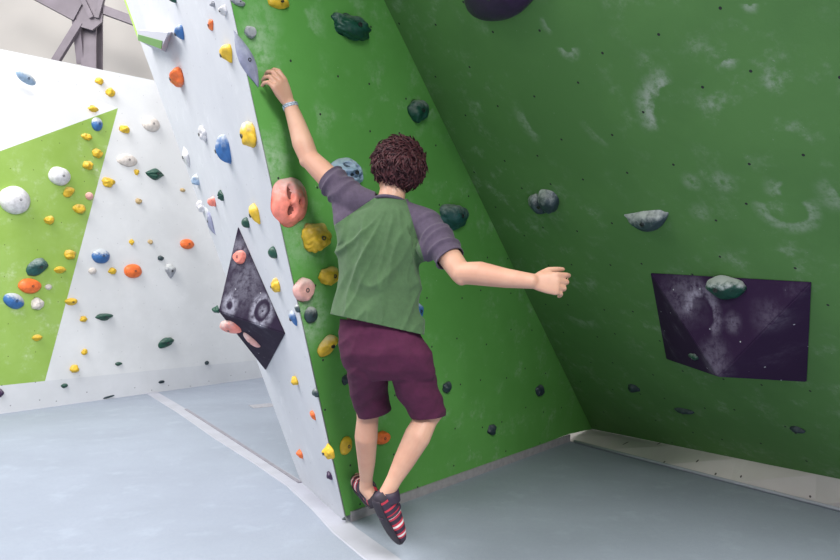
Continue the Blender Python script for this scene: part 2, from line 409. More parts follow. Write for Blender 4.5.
def shape_pts(shape, x, y, z, sd):
    """unit-sphere point -> shaped point, z>=0 side is outside"""
    pk = 0
    nz = noise.noise(V(x * 1.3 + sd, y * 1.3 - sd, z * 1.3)) ; nz2 = noise.noise(V(x * 2.2 - sd, y * 2.2, z * 2.2 + sd))
    if shape == 'dome': k = 1 + .05 * nz
    elif shape == 'lump': k = 1 + .32 * nz + .12 * nz2
    elif shape == 'crag':
        k = 1 + .26 * nz + .10 * (abs(nz2) * 2 - .4)
    else: k = 1 + .15 * nz + .06 * nz2
    x, y, z = x * k, y * k, z * k
    if shape == 'drop':           # wide top, pointed foot
        t = max(0, (1 - y) / 2); x *= (1 - .72 * t ** 1.4); z *= (1 - .55 * t); x += .22 * t
    elif shape == 'edge':         # wide shelf: thick lip above, swept under
        y = y * .8 + .25 * max(z, 0); t = max(0, -y); z *= 1 - .45 * t; x *= 1 - .35 * t
        if z > 0 and y > .2: z *= 1 - .35 * math.exp(-((y - .75) / .25) ** 2) * (1 - x * x * .6)
    elif shape == 'blade':
        t = abs(y); x *= (1 - .75 * t ** 1.8); z *= (1 - .5 * t)
    elif shape == 'crescent':
        y = y * (1 - .35 * x * x) + .55 * x * x - .2; z *= 1 - .3 * abs(x) ** 2
    elif shape == 'leaf':
        y *= (1 - .75 * abs(x) ** 1.6); z *= 1 - .5 * abs(x); z *= 1 - .35 * math.exp(-((y - .15 * math.sin(2 * x)) / .12) ** 2)
    elif shape == 'double':
        g = math.exp(-((x + .08) / .16) ** 2); y *= 1 - .45 * g; z *= 1 - .55 * g; y += .35 * max(0, x) - .08
    elif shape == 'step':
        if z > 0: z *= .55 + .45 * (1 / (1 + math.exp(-(y * 1.0 + .35 * x) * 12))); y *= 1 - .15 * x
        x += .25 * y
    elif shape == 'wedge':
        x = sgn(x) * abs(x) ** .7; y = sgn(y) * abs(y) ** .7; t = (y + 1) / 2; z *= .35 + .75 * t
    elif shape == 'ribs':
        z *= 1 + .16 * math.sin(x * 9); t = (1 - y) / 2; x *= 1 - .35 * t
    elif shape == 'drum':
        z = sgn(z) * min(abs(z) * 1.5, .9)
        x *= 1; 
    elif shape == 'pock':
        for cx_, cy_, rx, ry in ((-.22, .36, .17, .34), (-.12, -.36, .20, .26), (.36, .02, .14, .15)):
            g = ((x - cx_) / rx) ** 2 + ((y - cy_) / ry) ** 2
            if z > 0:
                z -= .60 * math.exp(-g ** 2)
                if g < .8: pk = 1
    elif shape == 'swiss':
        for cx_, cy_, rr in ((-.3, .45, .22), (.25, .35, .2), (.0, -.1, .22), (.45, -.15, .17), (-.4, -.2, .17), (.15, .75, .14)):
            g = ((x - cx_) ** 2 + (y - cy_) ** 2) / rr ** 2
            if z > 0:
                z -= .45 * math.exp(-g ** 2)
                if g < .5: pk = 1
    return x, y, max(z, 0.0), pk
HOLDS = []
def hold(pl, px, py, wp, hp, rot, shape, colr, chalk, label, group, dk=.5, bolt=None, extra_off=0.0, name='climbing_hold'):
    base = pl.hit(px, py, extra_off)
    def J(vec, e=.01):
        q = base + vec * e - EYE; q0 = base - EYE
        return ((q.x / q.y - q0.x / q0.y) * F / e, -(q.z / q.y - q0.z / q0.y) * F / e)
    Ju, Jv, Jn = J(pl.u), J(pl.v), J(pl.n)
    ppm = F / (base - EYE).y
    d = dk * min(wp, hp) / ppm * (1.0 if max(wp, hp) > 14 else 1.1)
    a = b_ = wp / 2 / ppm
    for _ in range(8):
        a2 = (wp / 2) ** 2 - (b_ * Jv[0]) ** 2 - (d * .5 * Jn[0]) ** 2
        b2 = (hp / 2) ** 2 - (a * Ju[1]) ** 2 - (d * .5 * Jn[1]) ** 2
        a = (a + math.sqrt(max(a2, (wp * .3) ** 2)) / max(abs(Ju[0]), 1)) / 2
        b_ = (b_ + math.sqrt(max(b2, (hp * .3) ** 2)) / max(abs(Jv[1]), 1)) / 2
    if abs(rot) > 30 and abs(rot) < 150: pass
    if pl is PL or pl is PC: a = min(a, (.62 if pl is PL else .80) * max(wp, hp) / ppm)
    a = min(a, 2.2 * wp / ppm); b_ = min(b_, 2.2 * hp / ppm)
    org = pl.hit(px, py, extra_off + d * .42) - pl.n * d * .42
    big = max(wp, hp)
    bm = bmesh.new(); bmesh.ops.create_icosphere(bm, subdivisions=(5 if big > 28 else 4 if big > 9 else 3), radius=1)
    sd = (px * .37 + py * .73) % 50
    tops = []
    for i, v in enumerate(bm.verts):
        x, y, z, pk = shape_pts(shape, *v.co, sd); v.co = (x * a, y * b_, z * d)
        if pk: tops.append(i)
    me = bpy.data.meshes.new(name); bm.to_mesh(me); bm.free()
    mats = [hold_mat(colr, chalk)]
    o = link(name, me, mats, smooth=True)
    if tops:
        me.materials.append(simple('pocket_' + colr, tuple(x * .22 for x in COLS[colr][0]), .8)); ts = set(tops)  # pocket faces painted a darker copy of the resin, as recess shade
        for p in me.polygons:
            if all(i in ts for i in p.vertices): p.material_index = 1
    R = Matrix((pl.u, pl.v, pl.n)).transposed().to_4x4() @ Matrix.Rotation(math.radians(rot), 4, 'Z')
    o.matrix_world = Matrix.Translation(org) @ R
    tag(o, label, 'climbing hold', group)
    if bolt is None: bolt = big >= 13 and shape not in ('pock',)
    if bolt:
        bx_, by_ = (0, 0)
        zz = max([v.co.z for v in me.vertices if (v.co.x - bx_) ** 2 + (v.co.y - by_) ** 2 < (min(a, b_) * .3) ** 2] or [d])
        r = min(.011, .22 * min(a, b_))
        b2 = bmesh.new(); Rz = [(V(0, 0, zz - .006), V(r, 0, 0), V(0, r, 0)), (V(0, 0, zz + .0015), V(r, 0, 0), V(0, r, 0)), (V(0, 0, zz + .0015), V(r * .6, 0, 0), V(0, r * .6, 0)), (V(0, 0, zz - .004), V(r * .55, 0, 0), V(0, r * .55, 0))]
        loft(b2, Rz, 12); bo = bm_obj('bolt', b2, m_bolt, o)
    HOLDS.append(o); return o

# volumes ------------------------------------------------------
def vol_mat(name, base, chalk, marks=()):
    return wall_mat(name, base, chalk, .30, tnut=5, rough=.7, marks=marks, dot=(.5, .5, .55), dotr=.014, fine=1.6, spec=.15)
c_ = [PR.hit(650, 272), PR.hit(813, 281), PR.hit(808, 382), PR.hit(666, 359)]
apexR = PR.hit(718, 377, .28)
def mkv(facet, pl, px, py, r, wd, deg, sweep, st):   # chalk rings and painted lit haze on a facet, in the wall's UV metres
    u, v = pl.uv(facet.hit(px, py)); return (u, v, r, wd, math.radians(deg), math.radians(sweep), st)
FR = Plane(c_[0], (c_[1] - c_[0]).cross(apexR - c_[0]))
m_volR = vol_mat('volume_purple', (0.032, 0.014, 0.046), (0.36, 0.32, 0.42), [mkv(FR, PR, 702, 312, .07, .06, 60, 260, .6), mkv(FR, PR, 684, 296, .01, .16, 0, 400, .35), mkv(FR, PR, 733, 322, .01, .05, 0, 400, .35), mkv(FR, PR, 714, 362, .01, .12, 0, 400, .35), mkv(FR, PR, 770, 320, .01, .10, 0, 400, .2)])  # chalk marks; the broad patches also paint the upper facet lighter, as if lit
def volume(name, base_pts, apex, m, pl, label):
    bm = bmesh.new(); uvl = bm.loops.layers.uv.new('UVMap')
    vs = [bm.verts.new(p + pl.n * .001) for p in base_pts]; ap = bm.verts.new(apex)
    bm.faces.new(vs)
    for i in range(len(vs)): bm.faces.new((vs[i], vs[(i + 1) % len(vs)], ap))
    bmesh.ops.recalc_face_normals(bm, faces=bm.faces)
    bmesh.ops.bevel(bm, geom=list(bm.edges), offset=.006, segments=2, affect='EDGES')
    for q in bm.faces:
        for l in q.loops: l[uvl].uv = pl.uv(l.vert.co)
    o = bm_obj(name, bm, m); return tag(o, label, 'climbing volume')
volume('climbing_volume', c_, apexR, m_volR, PR, 'large dark purple pyramid volume on the shaded right green wall')
# diamond volume on the pale wall
vt = PL.hit(238, 225); vr = PL.hit(286, 334); vb = PL.hit(266, 371)
vl = PL.hit(218, 311, .22)
FL = Plane(vt, (vl - vt).cross(vr - vt))
m_volL = vol_mat('volume_purple_chalked', (0.020, 0.012, 0.030), (0.46, 0.46, 0.55), [mkv(FL, PL, 262, 311, .062, .045, 0, 400, .65), mkv(FL, PL, 263, 311, .012, .03, 0, 400, .6), mkv(FL, PL, 230, 305, .03, .05, 0, 400, .6), mkv(FL, PL, 239, 252, .02, .08, 0, 400, .4), mkv(FL, PL, 246, 282, .01, .20, 0, 400, .28)])  # chalk rings, plus a broad pale patch painting the upper facet as lit
volume('climbing_volume', [vt, vb, vr], vl, m_volL, PL, 'dark purple diamond volume with chalk rings sticking out from the pale side wall')
PV = Plane(vt, (vl - vt).cross(vr - vt)); PVd = Plane(vb, (vl - vb).cross(vr - vb))
# wedge at the top of the pale wall
m_wgr = wall_mat('wedge_grey', (.50, .50, .56), (.7, .7, .75), .3, tnut=0); m_wgg = wall_mat('wedge_green', (.12, .26, .07), (.5, .6, .4), .5, tnut=0)
PLe = PL
wpts = [PL.hit(137, 29.5, .0), PL.hit(170, 32, .0), PL.hit(166, 52, .0), PL.hit(143, 46, 0)]
bm = bmesh.new(); uvl = bm.loops.layers.uv.new('UVMap')
back_ = [PL.hit(x, y, .001) for x, y in ((148, 30), (172, 32), (166, 52), (152, 48))]
front_ = [PL.hit(x, y, .07) for x, y in ((137, 30), (168, 32.5), (161, 49.5), (138, 40))]
bv = [bm.verts.new(p) for p in back_]; fv = [bm.verts.new(p) for p in front_]
bm.faces.new(bv); q = bm.faces.new(list(reversed(fv)))
for i in range(4): bm.faces.new((bv[i], bv[(i + 1) % 4], fv[(i + 1) % 4], fv[i]))
bmesh.ops.recalc_face_normals(bm, faces=bm.faces)
wg = tag(bm_obj('climbing_volume', bm, [m_wgr, m_wgg]), 'small grey wedge volume with green face high on the left edge of the pale wall', 'climbing volume')
bm = bmesh.new(); gf = [PL.hit(x, y, .074) for x, y in ((138, 34.5), (162, 41), (161, 49), (138, 40.5))]; gb = [p - PL.n * .003 for p in gf]
a1 = [bm.verts.new(p) for p in gf]; a2 = [bm.verts.new(p) for p in gb]
bm.faces.new(a1); bm.faces.new(list(reversed(a2)))
for i in range(4): bm.faces.new((a1[i], a2[i], a2[(i + 1) % 4], a1[(i + 1) % 4]))
bmesh.ops.recalc_face_normals(bm, faces=bm.faces)
bm_obj('painted_face', bm, m_wgg, wg)
# green painted edge strip of the pale wall
bm = bmesh.new(); e0 = PL.hit(125, 0, .004); e1 = PL.hit(138.5, 38, .004); dd = (e0 - e1) ; beam(bm, e1, e1 + dd * 1.8, .012, .012, PL.n)
tag(bm_obj('trim_2', bm, m_lime), kind='structure')

def lime_plane(which):
    return None
PT = Plane(tip, (kP - tip).cross(lm - tip))     # lime facet
PT2 = Plane(kP, (k0 - kP).cross(lm - kP))
PU = Plane(tip, (tr - tip).cross(lm - tip))     # upper white facet
GB = 'holds on the far white wall'; GL = 'holds on the lime panel'; GW = 'holds on the pale side wall'; GC = 'holds on the bright green wall'; GR = 'holds on the shaded green wall'
T = [
 # far wall, upper white part
 (PU, 27, 78, 22, 12, -18, 'blade2', 'paleblue', 1.2, 'long streaked blue and white hold alone on the white wall, upper left corner', GB),
 (PB, 100, 81, 8, 7, 0, 'lump', 'yellow', .2, 'highest tiny yellow hold on the far white wall, below the steel column', GB),
 (PB, 111, 92, 9, 9, 0, 'lump', 'yellow', .2, 'small yellow hold just below right of the highest yellow one on the far wall', GB),
 (PU, 94, 109, 9, 7, 0, 'lump', 'yellow', .3, 'small yellow hold on white just above the sloping top edge of the lime panel', GB),
 (PB, 125, 129, 10, 8, 0, 'lump', 'yellow', .1, 'yellow hold on white right of the lime panel tip, beside the white dome', GB),
 (PB, 152, 124, 18, 15, 0, 'dome', 'cream', .2, 'off-white dome hold highest on the far wall, next to the pale side wall', GB),
 (PB, 128, 160, 20, 13, 0, 'dome', 'cream', .3, 'flattened off-white dome hold above left of the dark green leaf-shaped hold', GB),
 (PB, 137, 172, 5, 6, 0, 'lump', 'yellow', .1, 'tiny yellow foothold directly left of the dark green leaf-shaped hold', GB),
 (PB, 156, 174, 19, 12, 0, 'leaf', 'dgreen', .1, 'dark green leaf-shaped hold with grooves on the far white wall', GB),
 (PB, 109, 182, 12, 9, 0, 'lump', 'yellow', .1, 'yellow hold on white beside the lime panel, level with the dark leaf-shaped hold', GB),
 (PB, 139, 201, 6, 6, 0, 'lump', 'tan', .2, 'tiny tan foothold alone on white below the dark green leaf-shaped hold', GB),
 (PB, 132, 242, 5, 6, 0, 'lump', 'yellow', .1, 'tiny yellow foothold above the round orange hold on the far white wall', GB),
 (PB, 151, 242, 5, 5, 0, 'lump', 'tan', .1, 'tiny brownish foothold between the two orange holds, level with the smaller one', GB),
 (PB, 188, 244, 14, 10, 0, 'dome', 'orange', 0, 'smaller oval orange hold on the far wall near the pale side wall', GB),
 (PB, 102, 256, 18, 15, 0, 'dome', 'blue', 1.3, 'round hold with white top and blue underside on the far white wall', GB),
 (PB, 134, 271, 18, 14, 0, 'dome', 'orange', 0, 'larger round orange hold in the middle of the far white wall', GB),
 (PB, 113, 271, 8, 7, 0, 'lump', 'yellow', .1, 'small yellow hold just left of the larger round orange hold', GB),
 (PB, 93, 271, 8, 7, 0, 'dome', 'cream', .1, 'small greyish white button hold under the white and blue round hold', GB),
 (PB, 161, 258, 6, 5, 0, 'lump', 'slate', .2, 'tiny grey foothold above the pale grey wedge hold', GB),
 (PB, 171, 271, 13, 14, 0, 'drop', 'grey', 1.2, 'pale grey wedge hold with dark foot right of the round orange hold', GB),
 (PB, 72, 302, 13, 9, 0, 'edge', 'yellow', .1, 'yellow hold on white at the lower right edge of the lime panel', GB),
 (PB, 105, 317, 17, 9, 0, 'edge', 'dgreen', .1, 'dark green flat hold on the lower white wall, left one of the two', GB),
 (PB, 84, 319, 7, 6, 0, 'lump', 'yellow', .1, 'tiny yellow foothold left of the dark green flat hold', GB),
 (PB, 167, 343, 15, 10, 8, 'step', 'dgreen', .1, 'dark green angular hold on the lower white wall, right one of the two', GB),
 (PB, 85, 352, 6, 6, 0, 'lump', 'yellow', .1, 'tiny yellow foothold just above the lowest yellow hold of the far wall', GB),
 (PB, 75, 369, 9, 8, 20, 'lump', 'yellow', .1, 'lowest yellow hold on the far white wall, close above the kickboard', GB),
 (PB, 119, 364, 7, 5, 0, 'edge', 'dgreen', .1, 'very small green foothold just above the kickboard of the far wall', GB),
 (PB, 65, 386, 7, 6, 0, 'edge', 'dgreen', .1, 'very small green foothold on the far kickboard', GB),
 (PB, 1, 393, 6, 8, 0, 'lump', 'purple', .1, 'dark purple foothold on the far kickboard at the left picture edge', GB),
 (PB, 162, 382, 6, 3, 0, 'wedge', 'black', 0, 'flat black foothold on the far kickboard', GB),
 (PB, 109, 397, 11, 2.5, 8, 'wedge', 'slate', 0, 'thin dark slot-like hold at the bottom of the far kickboard', GB),
 (PB, 207, 363, 4, 4, 0, 'lump', 'black', 0, 'tiny black foothold near the diamond volume, at the far kickboard', GB),
 (PB, 183, 190, 5, 4, 0, 'lump', 'tan', .1, 'tiny tan foothold on the far wall beside the edge of the pale side wall', GB),
 # lime panel
 (PT, 98, 124, 11, 14, 0, 'dome', 'blue', 1.4, 'white hold with blue lower edge at the top tip of the lime panel', GL),
 (PT, 88, 137, 10, 7, 0, 'lump', 'yellow', .2, 'uppermost yellow hold on the lime panel, left below the blue and white hold', GL),
 (PT, 98, 153, 10, 9, 0, 'lump', 'yellow', .2, 'yellow hold second from the top on the lime panel, beside its right edge', GL),
 (PT, 89, 165, 10, 9, 0, 'lump', 'yellow', .2, 'yellow hold third from the top on the lime panel', GL),
 (PT, 61, 176, 22, 19, 0, 'dome', 'white', .2, 'medium white dome hold on the lime panel', GL),
 (PT, 17, 200, 31, 28, 0, 'dome', 'white', .2, 'largest white dome hold at the left of the lime panel', GL),
 (PT, 70, 192, 11, 10, 15, 'step', 'yellow', .2, 'yellow hold just below right of the medium white dome', GL),
 (PT, 90, 196, 8, 8, 0, 'dome', 'pink', .2, 'small pale pink hold on the lime panel near its right edge', GL),
 (PT, 81, 209, 12, 10, 0, 'lump', 'yellow', .2, 'yellow hold with dark centre just below the small pale pink hold', GL),
 (PT, 50, 220, 10, 8, 0, 'lump', 'yellow', .2, 'yellow hold below the medium white dome, alone in the middle of the lime panel', GL),
 (PT, 71, 255, 11, 10, 0, 'lump', 'yellow', .2, 'upper one of the two yellow holds right of the dark teal hold', GL),
 (PT, 61, 270, 12, 9, 0, 'edge', 'yellow', .1, 'lower one of the two yellow holds right of the dark teal hold', GL),
 (PT, 39, 267, 22, 16, 15, 'step', 'teal', .5, 'dark teal jagged hold on the lime panel above the orange one', GL),
 (PT, 31, 286, 23, 15, -5, 'dome', 'orange', 0, 'oval orange hold on the lime panel', GL),
 (PT, 49, 287, 7, 6, 0, 'dome', 'cream', .2, 'tiny pale hold right of the oval orange one on the lime panel', GL),
 (PT, 15, 301, 22, 15, -25, 'blade2', 'blue', 1.4, 'slanted white and blue oblong hold below the oval orange one', GL),
 (PT, 38, 304, 12, 12, 0, 'lump', 'cream', .5, 'greyish pink knobbly hold right of the slanted white and blue one', GL),
 (PT, 38, 338, 10, 8, 0, 'edge', 'yellow', .2, 'lowest yellow hold on the lime panel', GL),
 # pale side wall
 (PL, 172, 0, 11, 12, 0, 'drop', 'dgreen', 0, 'dark green hold cut off by the top picture edge on the pale side wall', GW),
 (PL, 178, 34, 14, 24, 0, 'drop', 'blue', .9, 'upper blue pointed hold with chalky top on the pale side wall', GW),
 (PL, 176, 78, 17, 28, 0, 'lump', 'orange', 0, 'large orange red lumpy hold high on the pale side wall', GW),
 (PL, 210, 25, 8, 17, 0, 'blade', 'orange', 0, 'small flat orange hold high on the pale side wall', GW),
 (PL, 224, 55, 19, 28, 0, 'drop', 'yellow', .1, 'highest yellow hold on the pale side wall, large and pointed at the bottom', GW),
 (PL, 222, 11, 11, 13, 0, 'wedge', 'white', .4, 'whitish block hold at the top of the pale wall beside the green corner', GW),
 (PL, 212, 4, 6, 8, 0, 'lump', 'grey', .6, 'small grey hold at the very top of the pale side wall', GW),
 (PL, 247, 135, 18, 27, 0, 'crag', 'yellow', .8, 'yellow jagged hold dusted with chalk beside the green wall corner', GW),
 (PL, 223, 150, 15, 29, 0, 'ribs', 'blue', .9, 'ribbed blue hold with chalky top in the middle of the pale side wall', GW),
 (PL, 202, 134, 9, 16, 0, 'lump', 'white', .8, 'white chalky lump hold above left of the ribbed blue hold', GW),
 (PL, 185, 157, 10, 22, 0, 'blade', 'white', .6, 'long faint white hold at the left edge of the pale side wall', GW),
 (PL, 195, 180, 9, 12, 0, 'lump', 'paleblue', 1.2, 'small pale blue hold at the pale wall edge under the long faint white one', GW),
 (PL, 220, 196, 8, 11, 0, 'leaf', 'dgreen', 0, 'small dark green hold just right of the small ridged coral hold', GW),
 (PL, 212, 202, 9, 11, 0, 'ribs', 'coral', .5, 'small ridged coral hold below the ribbed blue hold', GW),
 (PL, 253, 215, 15, 21, 0, 'drop', 'yellow', .2, 'bright yellow hold above the diamond volume', GW),
 (PL, 245, 223, 9, 11, 0, 'dome', 'dgreen', 0, 'small dark green hold touching the bright yellow one above the diamond volume', GW),
 (PL, 209, 221, 7, 32, 30, 'blade', 'lavender', 1.2, 'narrow grey blade hold at the left edge of the pale wall', GW),
 (PL, 200, 207, 8, 12, 0, 'lump', 'white', .5, 'small white lump hold just above the narrow grey blade hold', GW),
 (PL, 272, 253, 10, 12, 0, 'dome', 'dgreen', 0, 'dark green oval hold right of the diamond volume top', GW),
 (PL, 275, 286, 10, 13, 25, 'lump', 'yellow', .3, 'slanted yellow hold right of the diamond volume', GW),
 (PL, 292, 319, 10, 15, 0, 'drop', 'blue', .9, 'blue pointed hold with chalk beside the green wall corner, right of the diamond volume', GW),
 (PL, 297, 309, 6, 8, 0, 'lump', 'slate', .8, 'small dark chalked hold above the blue pointed one at the wall corner', GW),
 (PL, 294, 381, 9, 9, 0, 'lump', 'yellow', 0, 'small yellow hold below the diamond volume tip', GW),
 (PL, 315, 393, 7, 9, 0, 'lump', 'slate', .4, 'dark grey blue hold on the lower pale wall, level with the climber shorts', GW),
 (PL, 312, 416, 7, 10, 0, 'drop', 'orange', 0, 'upper one of the two small orange holds low on the pale wall', GW),
 (PL, 299, 455, 9, 10, 0, 'drop', 'orange', 0, 'lower one of the two small orange holds low on the pale wall', GW),
 (PL, 328, 452, 13, 15, 0, 'crag', 'yellow', 0, 'lowest yellow hold on the pale side wall, a jagged double piece at the corner', GW),
 (PL, 329, 476, 6, 9, 0, 'lump', 'purple', 0, 'tiny dark purple foothold low on the pale wall', GW),
 (PL, 344, 519, 4, 4, 0, 'lump', 'black', 0, 'tiny black foothold at the foot of the wall corner', GW),
 (PL, 216, 310, 11, 8, 0, 'lump', 'dgreen', 0, 'small dark green hold peeking out left behind the diamond volume', GW),
 # bright green wall
 (PC, 280, 2, 21, 15, 0, 'step', 'yellow', .1, 'yellow hold at the top picture edge on the bright green wall', GC),
 (PC, 251, 32, 11, 12, 0, 'drum', 'grey', .8, 'round grey button hold beside the long lavender blade', GC),
 (PC, 248, 60, 15, 58, 33, 'blade', 'lavender', .4, 'long lavender blade hold on the bright green wall near the pale wall edge', GC),
 (PC, 239, 2, 14, 8, 0, 'lump', 'grey', .9, 'chalky grey hold at the top left corner of the bright green wall', GC),
 (PC, 354, 26, 34, 28, 0, 'crag', 'dgreen', .25, 'large dark green craggy hold high above the climber', GC),
 (PC, 420, 111, 19, 25, 0, 'lump', 'dgreen', .5, 'dark green hold with chalky top above right of the climber head', GC),
 (PC, 456, 216, 26, 24, 0, 'crag', 'teal', .5, 'dark teal hold beside the climber right shoulder', GC),
 (PC, 350, 173, 32, 30, 0, 'swiss', 'paleblue', .5, 'large pale blue hold with pockets behind the raised sleeve', GC),
 (PC, 292, 202, 36, 48, 0, 'pock', 'coral', .7, 'big coral red oval hold with three dark pockets', GC),
 (PC, 318, 238, 26, 30, 0, 'crag', 'yellow', .3, 'largest yellow hold, left of the climber back', GC),
 (PC, 331, 276, 19, 18, 0, 'crag', 'yellow', .3, 'yellow hold touching the shirt side at waist height', GC),
 (PC, 305, 290, 19, 23, 0, 'drum', 'pink', .5, 'pale pink hold with one bolt hole beside the wall corner', GC),
 (PC, 312, 315, 13, 17, 0, 'dome', 'slate', .9, 'dark grey green rounded chalky hold below the pale pink one', GC),
 (PC, 330, 346, 20, 18, 20, 'step', 'yellow', .5, 'yellow hold beside the maroon shorts', GC),
 (PC, 347, 446, 12, 19, -10, 'dome', 'yellow', 0, 'oval yellow hold left of the climber shin', GC),
 (PC, 383, 438, 14, 13, 0, 'drum', 'orange', 0, 'orange hold between the climber lower legs', GC),
 (PC, 448, 388, 9, 11, 0, 'lump', 'black', .1, 'small dark hold just right of the maroon shorts', GC),
 (PC, 493, 430, 8, 11, 0, 'lump', 'black', .1, 'lowest small dark hold on the bright green wall, above the kickboard', GC),
 (PC, 541, 391, 8, 11, 0, 'lump', 'black', .1, 'small dark hold near the inner corner of the bright green wall', GC),
 (PC, 347, 380, 8, 10, 0, 'lump', 'black', .1, 'small dark hold peeking out left of the maroon shorts', GC),
 (PC, 419, 311, 10, 16, 0, 'lump', 'blue', .5, 'blue hold peeking out right of the shirt hem', GC),
 # shaded right wall
 (PR, 496, -8, 76, 68, 0, 'dome', 'purple', 0, 'huge smooth dark purple hold at the top picture edge', GR),
 (PR, 542, 204, 32, 23, 0, 'double', 'slate', .9, 'two-lobed black and white hold in the middle of the shaded green wall', GR),
 (PR, 645, 221, 42, 20, 0, 'crescent', 'slate', .95, 'crescent hold with pale top and black underside on the shaded green wall', GR),
 (PR, 633, 389, 12, 8, 0, 'lump', 'black', .1, 'small black hold low on the shaded wall, left below the pyramid volume', GR),
 (PR, 684, 412, 20, 8, 0, 'edge', 'black', .1, 'flat black hold below the pyramid volume on the shaded wall', GR),
 (PR, 797, 431, 16, 9, 0, 'edge', 'black', .1, 'black hold low on the shaded wall near the right picture edge', GR),
]
for (pl, px, py, w_, h_, rot, shp, cc, ck, lab, grp) in T:
    if shp == 'blade2': shp = 'dome'
    dk = {'blade': .35, 'pock': .30, 'dome': .42, 'drum': .45}.get(shp, .55)
    if pl is PL: dk = .60 if shp not in ('blade',) else .4
    if pl is PR and w_ > 60: dk = .30
    o = hold(pl, px, py, w_, h_, rot, shp, cc, ck, lab, grp, dk=dk)
# holds mounted on the volumes
PVR = Plane(c_[0], (c_[1] - c_[0]).cross(apexR - c_[0]))
hold(PVR, 722, 289, 38, 30, 0, 'edge', 'dgreen', 1.3, 'white and green rounded hold bolted to the top face of the purple pyramid volume', GR, dk=.6)
PVL = Plane(c_[0], (c_[3] - c_[0]).cross(apexR - c_[0]))
hold(PVL, 693, 357, 9, 7, 0, 'lump', 'dgreen', .4, 'small green chip hold at the lower left corner of the purple pyramid volume', GR, bolt=False)
hold(PV, 239, 257, 12, 14, 0, 'drum', 'coral', .3, 'round coral disc hold on the upper face of the diamond volume', GW, dk=.4)
hold(PVd, 229, 329, 22, 13, 10, 'wedge', 'coral', .8, 'coral wedge hold at the left crease of the diamond volume', GW, dk=.5)
hold(PVd, 251, 341, 9, 15, 15, 'dome', 'pink', .6, 'pale pink hold on the lower dark face of the diamond volume', GW, dk=.5)

# ------------------------------------------------------------ the climber
m_skin, nt, b = new_mat('skin')
tc = N(nt, 'ShaderNodeTexCoord').outputs['Object']
nt.links.new(mix(nt, ramp(nt, noise_n(nt, tc, 9, 4), .3, .7), (0.55, 0.295, 0.21), (0.63, 0.375, 0.27)), b.inputs['Base Color'])
b.inputs['Roughness'].default_value = .5; b.inputs['Subsurface Weight'].default_value = .12; b.inputs['Subsurface Radius'].default_value = (.02, .008, .005); b.inputs['Subsurface Scale'].default_value = .5
def fabric(name, c, var, scale, weave=900, sheen=.1):
    m, nt, b = new_mat(name); tc = N(nt, 'ShaderNodeTexCoord').outputs['Object']
    f = noise_n(nt, tc, scale, 5, .7); f2 = noise_n(nt, tc, 400, 2, .6, (1, 1, 4))
    cc = mix(nt, ramp(nt, f, .3, .7), tuple(x * (1 - var) for x in c), tuple(x * (1 + var) for x in c))
    cc = mix(nt, ramp(nt, f2, .35, .65, 0, .35), cc, tuple(x * .6 for x in c))
    nt.links.new(cc, b.inputs['Base Color']); b.inputs['Roughness'].default_value = .9
    b.inputs['Sheen Weight'].default_value = sheen
    bp = N(nt, 'ShaderNodeBump'); bp.inputs['Strength'].default_value = .3; bp.inputs['Distance'].default_value = .001
    nt.links.new(noise_n(nt, tc, weave, 2), bp.inputs['Height']); nt.links.new(bp.outputs[0], b.inputs['Normal'])
    return m
m_shirt = fabric('heather_green_jersey', (0.064, 0.130, 0.054), .12, 40)
m_sleeve = fabric('grey_purple_jersey', (0.080, 0.058, 0.098), .15, 60)
m_short = fabric('maroon_twill', (0.075, 0.008, 0.040), .15, 30, sheen=0)
m_hair, nt, b = new_mat('brown_hair'); tc = N(nt, 'ShaderNodeTexCoord').outputs['Object']
nt.links.new(mix(nt, ramp(nt, noise_n(nt, tc, 90, 3), .35, .65), (0.022, 0.007, 0.011), (0.080, 0.025, 0.030)), b.inputs['Base Color']); b.inputs['Roughness'].default_value = .55; b.inputs['Specular IOR Level'].default_value = .25

hand_l = PC.hit(280, 84, .035)
YH = hand_l.y
# joints
shL = P(353, 202, 2.93); elL = P(309, 158, 3.02); wrL = PC.hit(290, 105, .088)
shR = P(426, 224, 2.82); elR = P(461, 273, 2.66); wrR = P(531, 281, 2.56)
neck = P(390, 206, 2.88); headc = P(397, 170, 2.90)
hipL = P(367, 352, 2.96); hipR = P(406, 354, 2.90)
knL = P(368, 408, 3.18); anL = P(366, 488, 3.36)
knR = P(431, 410, 3.04); anR = P(389, 489, 2.98)
tor_u = (shR - shL); tor_u.z = 0; tor_u.normalize(); tor_f = V(0, 0, 1).cross(tor_u)   # facing the wall
if tor_f.y < 0: tor_f = -tor_f
bm = bmesh.new()
def ring(px, py, hw, dep, Y, off=0.0):
    return (P(px, py, Y) + tor_f * off, tor_u * (hw / F * Y / max(tor_u.x, .5)), tor_f * dep)
# torso under the shirt
loft(bm, [ring(392, 203, 11, .05, 2.88), ring(389, 214, 20, .065, 2.88), ring(383, 225, 34, .09, 2.88), ring(380, 262, 34, .095, 2.89), ring(377, 300, 32, .08, 2.90), ring(382, 335, 34, .09, 2.92), ring(388, 362, 30, .08, 2.94)], 28)
# neck
chain(bm, [(neck, .058), (P(393, 190, 2.89), .054), (headc + V(0, 0, -.03), .06)])
